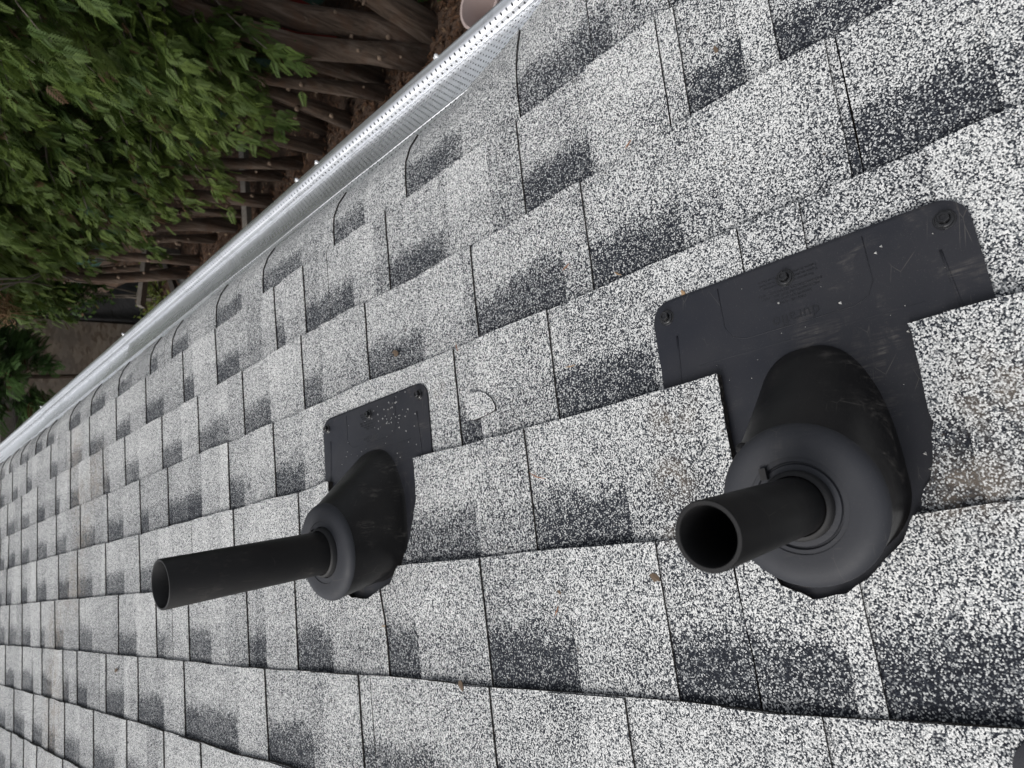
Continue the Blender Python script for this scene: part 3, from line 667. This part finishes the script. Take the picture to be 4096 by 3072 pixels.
TR = [((3.48, 2.97), (0.05, -0.05), 0.099), ((3.48, 3.06), (-0.17, 0.18), 0.095), ((3.32, 3.10), (-0.16, 0.17), 0.083), ((3.46, 3.55), (-0.05, 0.05), 0.058), ((3.32, 3.53), (-0.17, 0.16), 0.053), ((3.62, 3.80), (-0.1, 0.08), 0.05),
      ((3.34, 4.03), (0.01, -0.01), 0.056), ((3.45, 4.40), (0.04, -0.03), 0.049), ((3.30, 4.47), (-0.06, 0.05), 0.054), ((3.36, 4.80), (-0.18, 0.13), 0.05), ((3.43, 5.15), (-0.21, 0.14), 0.049),
      ((3.28, 5.43), (-0.13, 0.08), 0.058), ((3.33, 5.84), (-0.15, 0.09), 0.035), ((3.32, 6.12), (-0.18, 0.10), 0.066), ((3.37, 6.67), (-0.13, 0.07), 0.043), ((3.29, 7.09), (-0.04, 0.02), 0.051), ((3.31, 7.43), (-0.2, 0.09), 0.063), ((3.55, 7.85), (-0.2, 0.09), 0.036)]
ZB = [-1.15, -1.25, -1.2, -1.55, -1.55, -1.6, -1.6, -1.6, -1.75, -1.55, -1.5, -1.45, -1.4, -1.15, -1.15, -1.2, -1.15, -1.6]
ORD = ['first', 'second', 'third', 'fourth', 'fifth', 'sixth', 'seventh', 'eighth', 'ninth', 'tenth', 'eleventh', 'twelfth', 'thirteenth', 'fourteenth', 'fifteenth', 'sixteenth', 'seventeenth', 'last']
def branch_items(bx, by, z0, az, ln, rise, n, size, rr, items, twig=None, droop=0.35):
    d = Vector((math.cos(az), math.sin(az), 0)); pts = []
    for q in range(6):
        u = q / 5; pts.append(Vector((bx, by, z0)) + d * ln * u + Vector((0, 0, rise * u - droop * ln * u * u)))
    if twig is not None: twig.tube(pts[:5], [0.009, 0.008, 0.006, 0.004, 0.002], 4, False)
    tint = rr.random()
    for q in range(n):
        u = 0.28 + 0.74 * rr.random() ** 0.8; k = min(4, int(u * 5)); p = pts[k].lerp(pts[k + 1], min(1.2, u * 5 - k))
        side = rr.choice((-1, 1)) * rr.uniform(0.1, 1.2); tang = (pts[k + 1] - pts[k]).normalized()
        dd = tang * 0.75 + Vector((-d.y, d.x, 0)) * side * 0.75 + Vector((0, 0, rr.uniform(-0.75, 0.35)))
        h = Vector((rr.uniform(-0.8, 0.8), rr.uniform(-0.8, 0.8), 1.0 + rr.uniform(-0.6, 0.6)))
        off = Vector((rr.gauss(0, 0.035), rr.gauss(0, 0.035), rr.gauss(0, 0.035)))
        items.append((tuple(p + off), tuple(dd), tuple(h), size * rr.uniform(0.65, 1.25), min(1.0, max(0.0, 0.55 * tint + 0.5 * rr.random())) if rr.random() > 0.025 else 1.0))
for i, ((bx, by), (lx, ly), r) in enumerate(TR):
    rr = random.Random(500 + i)
    root = empty('cedar_tree', loc=(bx, by, GZ))
    tag(root, '%s cedar of the hedge row, counting from the top edge of the photo' % ORD[i], 'tree', 'cedar hedge beside the house')
    b = MB(); n = 14; tp = []; rad = []
    for q in range(n):
        u = q / (n - 1); z = u * 6.2; l = min(z / 1.0, 1.0 + (z - 1.0) * 0.25) if z > 1 else z
        tp.append((lx * l + 0.02 * math.sin(q * 1.1 + i), ly * l + 0.02 * math.cos(q * 0.9 + i * 2), z - 0.05)); rad.append(r * (1.30 - 0.30 * min(1, z / 0.25)) * (1 - 0.86 * u) * (1 + 0.06 * math.sin(q * 2.7 + i)))
    b.tube(tp, rad, 11); tk = b.obj('trunk', M_BARK, root, True)
    # pruned branch stubs
    for q in range(7):
        b = MB(); z = rr.uniform(0.15, 1.3); az = rr.uniform(2.2, 4.9); d = Vector((math.cos(az), math.sin(az), 0.25)); c = Vector((lx * z, ly * z, z)); rr_ = r * (1 - 0.2 * z)
        b.tube([c + d * rr_ * 0.7, c + d * (rr_ + rr.uniform(0.008, 0.03))], rr.uniform(0.009, 0.02), 8)
        b.obj('branch_stub', M_KNOT, tk, True)
    items = []; tw = MB(); zb = ZB[i] - GZ
    nb = 30
    for q in range(nb):
        z0 = zb + 0.25 + (2.75 - zb) * (q / nb) + rr.uniform(-0.05, 0.05); az = math.pi + rr.gauss(0, 1.15)
        lean = min(1.0, z0) + max(0, z0 - 1) * 0.25
        branch_items(lx * lean, ly * lean, z0, az, rr.uniform(0.38, 0.66), rr.uniform(0.0, 0.22), 44, 0.100, rr, items, tw, rr.uniform(0.3, 0.75))
    for q in range(13):      # upper crown, above the picture
        z0 = 2.7 + 3.2 * rr.random(); az = rr.uniform(0, 6.28)
        branch_items(lx * 1.4, ly * 1.4, z0, az, 0.25 + 0.5 * (6.2 - z0) / 3.5, 0.15, 14, 0.34, rr, items, None, 0.2)
    for q in range(12):      # far side of the crown
        z0 = rr.uniform(zb + 0.3, 2.9); az = rr.uniform(-1.3, 1.3)
        branch_items(lx, ly, z0, az, rr.uniform(0.4, 0.7), 0.1, 14, 0.24, rr, items, None, 0.4)
    cr = fronds('crown', items, M_CEDAR, root); tw.obj('branches', M_TWIG, cr, True)

# conifer shrub in front of the board wall
rr = random.Random(77); root = empty('conifer_shrub', loc=(1.78, 6.55, GZ)); tag(root, 'dark green feathery conifer shrub in front of the strand board wall', 'shrub')
b = MB(); b.tube([(0, 0, -0.03), (0.02, 0, 0.8), (0, 0.02, 2.3)], [0.04, 0.03, 0.008], 8); b.obj('trunk', M_BARK, root, True)
items = []
for q in range(90):
    z0 = 1.62 + 1.3 * (q / 90); az = rr.uniform(0, 6.28); ln = 0.36 * (1 - 0.25 * abs(z0 - 2.1))
    branch_items(0, 0, z0, az, ln * rr.uniform(0.7, 1.05), 0.16, 30, 0.12, rr, items, None, 0.25)
fronds('crown', items, M_CEDAR2, root)

# lower broad-leaved bushes at the end of the hedge and behind it
def leaf_bush(name, c, rad, n, mat, label, cat, sz=(0.05, 0.09), seed=1, group=None):
    rr = random.Random(seed); random.seed(seed)
    root = empty(name, loc=(c[0], c[1], GZ)); tag(root, label, cat, group)
    def fn():
        while True:
            v = Vector((rr.gauss(0, 1), rr.gauss(0, 1), rr.gauss(0, 1))).normalized() * (rr.random() ** 0.4)
            k = 1 + 0.25 * math.sin(v.x * 5 + seed) * math.cos(v.z * 6)
            return ((v.x * rad[0] * k, v.y * rad[1] * k, c[2] - GZ + v.z * rad[2] * k), (rr.uniform(*sz) * 1.2, rr.uniform(*sz)), rr.uniform(0, 6.28), rr.uniform(-0.9, 0.9))
    scatter('foliage', n, fn, mat, root)
    b = MB()
    for q in range(5): b.tube([(rr.uniform(-.05, .05), rr.uniform(-.05, .05), -0.02), (rr.uniform(-.5, .5) * rad[0], rr.uniform(-.5, .5) * rad[1], c[2] - GZ)], [0.012, 0.005], 5)
    b.obj('stem', M_TWIG, root); return root
leaf_bush('ivy_bush', (3.28, 8.3, -1.42), (0.30, 0.45, 0.50), 1900, M_IVY, 'dark ivy-like bush hanging over the black tarp', 'bush', seed=3)
leaf_bush('undergrowth', (4.35, 9.8, -1.7), (0.7, 0.7, 0.5), 1400, M_LAWN, 'bright yellow green leaves seen between the far trunks', 'bush', seed=4)
leaf_bush('undergrowth', (4.55, 4.2, -1.75), (0.5, 0.7, 0.55), 1500, M_LAWN, 'yellow green weeds behind the nearest trunks at the top', 'bush', seed=5)
leaf_bush('weeds', (3.35, 8.35, -2.42), (0.5, 0.5, 0.10), 500, M_LAWN, 'low green weeds beside the grey timber frame', 'weeds', sz=(0.04, 0.07), seed=6)
leaf_bush('weeds', (3.9, 2.7, -2.42), (0.35, 0.5, 0.12), 600, M_IVY, 'dark green weeds behind the topmost trunk', 'weeds', sz=(0.04, 0.07), seed=8)
# trees of the next yard, a dense dark backdrop
for q, (x, y, s_) in enumerate([(6.6, 3.0, 1), (6.8, 5.6, 1), (6.5, 8.2, 1), (6.7, 11.0, 1), (4.8, 13.0, 1)]):
    leaf_bush('backdrop_bush', (x, y, -0.9), (1.0, 1.6, 1.7), 5200, M_IVY, ['dense dark bush behind the top end of the hedge', 'dense dark bush behind the near middle of the hedge', 'dense dark bush behind the far middle of the hedge', 'dense dark bush behind the far trunks', 'dense dark bush beyond the board wall'][q], 'bush', sz=(0.12, 0.2), seed=20 + q)

# green wire fence with a privacy screen behind the trunks
fr = empty('wire_fence', loc=(4.5, 0, GZ)); tag(fr, 'green wire fence with dark screen seen between the trunks', 'fence')
b = MB(); b.box((0.03, 6.0, 0.55), (0.006, 12, 1.05)); b.obj('screen', M_GREENSHEET, fr)
for q in range(7):
    b = MB(); b.tube([(0, 0.6 + q * 1.9, -0.05), (0, 0.6 + q * 1.9, 1.25)], 0.024, 8); b.obj('post', M_STEEL, fr, True)
b = MB()
for q in range(150): b.tube([(-0.012, 0.1 + q * 0.08, 0.05), (-0.012, 0.1 + q * 0.08, 1.18)], 0.0022, 3, False)
for q in range(15): b.tube([(-0.016, 0.1, 0.05 + q * 0.08), (-0.016, 12, 0.05 + q * 0.08)], 0.0022, 3, False)
tag(b.obj('wires', M_MESHG, fr), kind='stuff')

# ---- odds and ends in the side yard
b = MB(); b.bar((4.10, 5.56, -2.37), (2.75, 5.70, -2.36), 0.10, 0.05); tag(b.obj('timber_rail', M_GREYWOOD), 'long grey timber rail lying across the hedge trunks', 'timber')
fr = empty('sawhorse', loc=(3.3, 7.7, GZ)); tag(fr, 'two grey boards joined in a narrow V beside the black tarp', 'sawhorse')
b = MB(); b.bar((0.27, -0.05, 0.35), (-0.38, 0.02, 0.44), 0.05, 0.11, (0, -0.7, 0.7)); b.obj('board', M_GREYWOOD, fr)
b = MB(); b.bar((0.27, -0.10, 0.20), (-0.30, -0.15, 0.10), 0.05, 0.12, (0, -0.7, 0.7)); b.obj('board', M_DARKWOOD, fr)
b = MB(); b.bar((0.30, -0.08, 0.0), (0.30, -0.08, 0.42), 0.06, 0.06, (0, 1, 0)); b.obj('post', M_GREYWOOD, fr)
wl = empty('board_wall', loc=(2.2, 9.0, GZ)); tag(wl, 'brown strand board wall closing the side yard', 'wall')
b = MB(); b.box((0.365, 0, 0.62), (1.13, 0.02, 1.42)); b.obj('panel', M_OSB, wl)
b = MB(); b.box((-0.765, 0.003, 0.62), (1.12, 0.02, 1.42)); b.obj('panel', M_OSB, wl)
b = MB(); b.box((0.93, 0.06, 0.66), (0.09, 0.09, 1.62)); b.obj('post', M_DARKWOOD, wl)
b = MB(); b.box((-0.2, 0.02, 1.365), (2.2, 0.06, 0.07)); b.obj('top_rail', M_DARKWOOD, wl)
b = MB(); b.box((-0.2, 0.04, 1.47), (2.2, 0.03, 0.13)); b.obj('cap_board', M_GREYWOOD, wl)
# black tarp hung from the wall's edge, folded
vs, fs = [], []; nu, nv = 10, 16
for j in range(nv + 1):
    v = j / nv; z = 1.02 - 1.10 * v; wd = 0.02 + 0.62 * v ** 1.15
    for i in range(nu + 1):
        u = i / nu; vs.append((wd * u, -0.05 - 0.10 * v * (0.5 + 0.5 * math.sin(u * 9 + v * 3)) - 0.25 * v * u, z + 0.08 * u * v))
fs = [(j * (nu + 1) + i, j * (nu + 1) + i + 1, (j + 1) * (nu + 1) + i + 1, (j + 1) * (nu + 1) + i) for j in range(nv) for i in range(nu)]
o = link('tarp', mesh('tarp', vs, fs, M_TARP, smooth=True)); o.location = (3.13, 9.0, GZ); tag(o, 'black tarp hanging in folds from the edge of the board wall', 'tarp')
sm = o.modifiers.new('thick', 'SOLIDIFY'); sm.thickness = 0.004
# neighbour house behind the wall
nh = empty('neighbour_house', loc=(1.4, 14.0, GZ)); tag(nh, 'pale neighbouring house wall with white window beyond the board wall', 'house')
b = MB(); b.box((0.5, 0.2, 1.6), (4.4, 0.3, 3.2)); b.obj('wall', M_SIDING, nh)
b = MB(); b.box((0.35, 0.0, 1.45), (0.9, 0.08, 1.1)); wf = b.obj('window', M_WHITE, nh)
for q in range(2):
    for s_ in range(2): b = MB(); b.box((0.15 + q * 0.40, -0.045, 1.22 + s_ * 0.48), (0.35, 0.012, 0.42)); b.obj('pane', M_GLASS, wf)
b = MB(); b.tube([(1.15, -0.05, 0.0), (1.15, -0.05, 3.0)], 0.05, 10); b.obj('downpipe', M_WHITE, nh, True)

# steel pole with clamp, leaning among the trunks, red box behind it
pl_ = empty('steel_pole', loc=(3.9, 4.14, GZ)); tag(pl_, 'grey steel pole with clamp leaning among the trunks at the top', 'pole')
b = MB(); b.tube([(0, 0.0, -0.05), (0, 0.06, 0.62)], 0.028, 10); b.obj('tube', M_STEEL, pl_, True)
b = MB(); b.lathe([(0.030, -0.03), (0.040, -0.03), (0.040, 0.03), (0.030, 0.03)], 12, (0, 0.04, 0.40)); b.tube([(-0.02, 0.04, 0.40), (-0.09, 0.05, 0.40)], 0.012, 8); b.obj('clamp', M_STEEL, pl_, True)
b = MB(); b.bar((-0.1, 0.06, 0.58), (0.14, 0.08, 0.50), 0.02, 0.02); b.obj('handle', M_STEEL, pl_)
b = MB(); b.box((4.15, 4.1, -1.99), (0.2, 0.2, 0.14)); b.box((4.15, 4.1, -2.25), (0.24, 0.24, 0.4)); tag(b.obj('plastic_crate', M_RED), 'dark red box half hidden behind the trunks', 'box')
b = MB(); b.lathe([(0.13, 0.0), (0.15, 0.30), (0.163, 0.30), (0.163, 0.315), (0.146, 0.315), (0.128, 0.02), (0.0001, 0.02)], 40, (3.02, 2.22, GZ)); o = autosmooth(b.obj('bucket', M_PINK, None, True)); tag(o, 'pale pink bucket rim peeking out beside the gutter', 'bucket')
for q, (x, y, s_) in enumerate([(3.25, 7.55, 0.07), (3.62, 3.30, 0.05), (3.75, 3.1, 0.06), (4.2, 5.3, 0.06)]):
    b = MB(); b.lathe([(0.001, -0.6 * s_), (0.8 * s_, -0.3 * s_), (s_, 0.1 * s_), (0.75 * s_, 0.55 * s_), (0.3 * s_, 0.75 * s_), (0.001, 0.78 * s_)], 10, (x, y, GZ + 0.4 * s_))
    tag(b.obj('stone', M_STONE, None, True), ['round grey stone below the grey timber frame', 'small grey stone behind the nearest trunk', 'pale stone behind the topmost trunk', 'grey stone behind the timber rail'][q], 'stone')
# bare grey twigs at the left edge
b = MB()
for pts in ([(2.60, 6.5, -0.50), (2.64, 6.5, -0.75), (2.72, 6.5, -0.88), (2.69, 6.5, -1.05), (2.70, 6.5, -1.18)], [(2.55, 6.5, -0.52), (2.62, 6.5, -0.78), (2.71, 6.48, -0.9), (2.70, 6.5, -1.02), (2.66, 6.5, -1.12), (2.66, 6.5, -1.28)], [(2.50, 6.5, -0.55), (2.62, 6.52, -0.72), (2.60, 6.52, -0.95)]):
    b.tube(pts, [0.008] * (len(pts) - 1) + [0.003], 5)
b.tube([(2.6, 6.5, -0.45), (2.75, 6.8, 0.3), (3.1, 7.0, 0.9)], 0.01, 5)
tag(b.obj('bare_branch', M_TWIG, None, True), 'bare grey twisted branch hanging in front of the dark foliage at the left edge', 'branch')
rr = random.Random(9); b = MB()
for q in range(60):
    a = Vector((2.50 + rr.gauss(0, 0.05), 6.9, -0.62 + rr.gauss(0, 0.06))); b.tube([a, a + Vector((rr.gauss(0, 0.05), rr.gauss(0, 0.04), rr.gauss(0, 0.05))), a + Vector((rr.gauss(-0.06, 0.09), rr.gauss(0, 0.05), rr.gauss(-0.08, 0.08)))], [0.006, 0.005, 0.002], 4)
b.tube([(2.5, 6.9, -0.6), (2.62, 7.1, 0.2), (3.1, 7.1, 1.0)], 0.012, 5)
tag(b.obj('dry_vine', M_TAN, None, True), 'tangle of dry brown vine at the left edge above the tarp', 'vine')

# ================================================================ DEBRIS ON THE ROOF
def roof_pt(s, t, dz=0.0):
    k = int(math.floor((S0 - s) / E)); return MR @ Vector((s, t, surf(s, t, k, 1) + dz))
def flake(name, s, t, size, ang, mat, label, cat, seed, shape='leaf'):
    rr = random.Random(seed); n = 9; vs = []
    for q in range(n):
        a = 2 * math.pi * q / n; r_ = size * (1 + 0.35 * rr.uniform(-1, 1)); vs.append((math.cos(a) * r_, math.sin(a) * r_ * 0.62, 0.0012 + size * 0.16 * rr.random()))
    vs.append((0, 0, 0.0012 + size * 0.22)); vs2 = [(x, y, z - 0.0009) for x, y, z in vs]
    fs = [(q, (q + 1) % n, n) for q in range(n)] + [(n + 1 + (q + 1) % n, n + 1 + q, 2 * n + 1) for q in range(n)] + [(q, n + 1 + q, n + 1 + (q + 1) % n, (q + 1) % n) for q in range(n)]
    o = link(name, mesh(name, vs + vs2, fs, mat)); o.matrix_world = Matrix.Translation(roof_pt(s, t)) @ MR.to_3x3().to_4x4() @ Matrix.Rotation(ang, 4, 'Z'); return tag(o, label, cat)
def needle(s, t, ln, ang, label, seed, mat=None):
    b = MB(); rr = random.Random(seed); c, s_ = math.cos(ang), math.sin(ang)
    b.tube([(-ln / 2, 0, 0.001), (0, ln * 0.06, 0.0016), (ln / 2, 0, 0.001)], [0.0004, 0.0008, 0.0003], 5); b.tube([(0, ln * .06, 0.0014), (ln * 0.2, -ln * 0.14, 0.001)], [0.0005, 0.0002], 4)
    o = b.obj('pine_needle', mat or M_NEEDLE); o.matrix_world = Matrix.Translation(roof_pt(s, t)) @ MR.to_3x3().to_4x4() @ Matrix.Rotation(ang, 4, 'Z'); tag(o, label, 'needle')
flake('leaf_fragment', -0.0155, 0.3725, 0.0058, 0.7, M_DRY, 'brown dry leaf scrap beside the slit below the near pipe', 'leaf', 1)
flake('leaf_fragment', 0.3335, 0.786, 0.0070, 1.2, M_DRY, 'small brown leaf chip on the dark band above the far flashing', 'leaf', 2)
flake('leaf_fragment', -0.128, 0.668, 0.0062, 0.2, M_DRY, 'crumbled dark leaf on the course edge below the far pipe', 'leaf', 3)
flake('leaf_fragment', 0.505, 0.221, 0.0042, 0.5, M_DRY, 'brown speck of bark between two slits at the upper right', 'leaf', 4)
flake('leaf_fragment', -0.163, 1.975, 0.0085, 1.5, M_DRY, 'dark leaf curl on the far shingles at the lower left', 'leaf', 5)
flake('bark_flake', 0.2575, 0.2985, 0.0036, 0.2, M_TAN, 'tan bark flake lying against the near flashing edge', 'bark', 6)
flake('leaf_fragment', -0.243, 0.668, 0.0040, 1.3, M_DRY, 'narrow dark leaf bit on the lowest course at the bottom middle', 'leaf', 7)
flake('leaf_fragment', -0.025, 0.498, 0.0032, 0.9, M_DRY, 'small twig bit on a pale tab at the middle bottom', 'leaf', 8)
needle(0.105, 0.5155, 0.026, 1.15, 'orange brown needle lying along a slit left of the near pipe', 1)
needle(0.458, 0.340, 0.012, 2.2, 'short orange needle on the dark band at the upper middle', 2)
needle(0.300, 0.640, 0.013, 0.3, 'orange needle above the torn half round flap', 3)
needle(0.345, 0.445, 0.012, 2.0, 'small brown needle on the pale tab left of the near flashing', 4)
needle(0.310, 0.375, 0.011, 0.9, 'straw coloured needle at the corner of a dark band', 5, M_TAN)
needle(0.222, 0.452, 0.014, 1.5, 'straw coloured needle in a slit left of the near flashing', 6, M_TAN)
needle(-0.045, 0.505, 0.012, 2.6, 'thin orange twig scrap on the course below the near pipe', 7)
needle(-0.06, 0.83, 0.011, 1.6, 'pale needle in a slit below the far flashing', 8, M_TAN)
# loose granules on the flashings: too many to count
def grit(name, root, zpl, spots, label):
    vs, fs = [], []; rr = random.Random(4)
    for (x, y, r_) in spots:
        z = zpl(x, y); n = len(vs); vs += [(x - r_, y - r_ * .6, z), (x + r_, y - r_ * .5, z), (x + r_ * .2, y + r_, z), (x + r_ * rr.uniform(-.3, .3), y, z + r_ * 1.3)]
        fs += [(n, n + 1, n + 3), (n + 1, n + 2, n + 3), (n + 2, n, n + 3), (n, n + 2, n + 1)]
    o = link(name, mesh(name, vs, fs, M_GRIT)); o.matrix_world = root.matrix_world.copy() if False else (MR @ Matrix.Translation((VENTS[0 if root is v1 else 1][0], VENTS[0 if root is v1 else 1][1], 0)))
    tag(o, label, 'grit', kind='stuff')
rr = random.Random(12)
grit('loose_granules', v1, zpl1, [(rr.uniform(0.06, 0.2), rr.uniform(-0.13, 0.13), rr.uniform(0.0003, 0.0007)) for _ in range(24)] + [(0.155, -0.038, 0.0016), (0.191, -0.078, 0.0013), (0.187, -0.073, 0.0014), (0.172, 0.012, 0.0012), (0.02, -0.072, 0.0016), (0.008, -0.0735, 0.0017), (0.116, -0.0815, 0.0014)], 'few loose pale granules scattered on the near flashing')
grit('loose_granules', v2, zpl2, [(rr.gauss(0.178, 0.016), rr.gauss(-0.06, 0.025), rr.uniform(0.0006, 0.0017)) for _ in range(42)] + [(rr.uniform(0.10, 0.2), rr.uniform(-0.12, 0.1), rr.uniform(0.0005, 0.0012)) for _ in range(20)], 'white loose granules sprinkled on the far flashing')
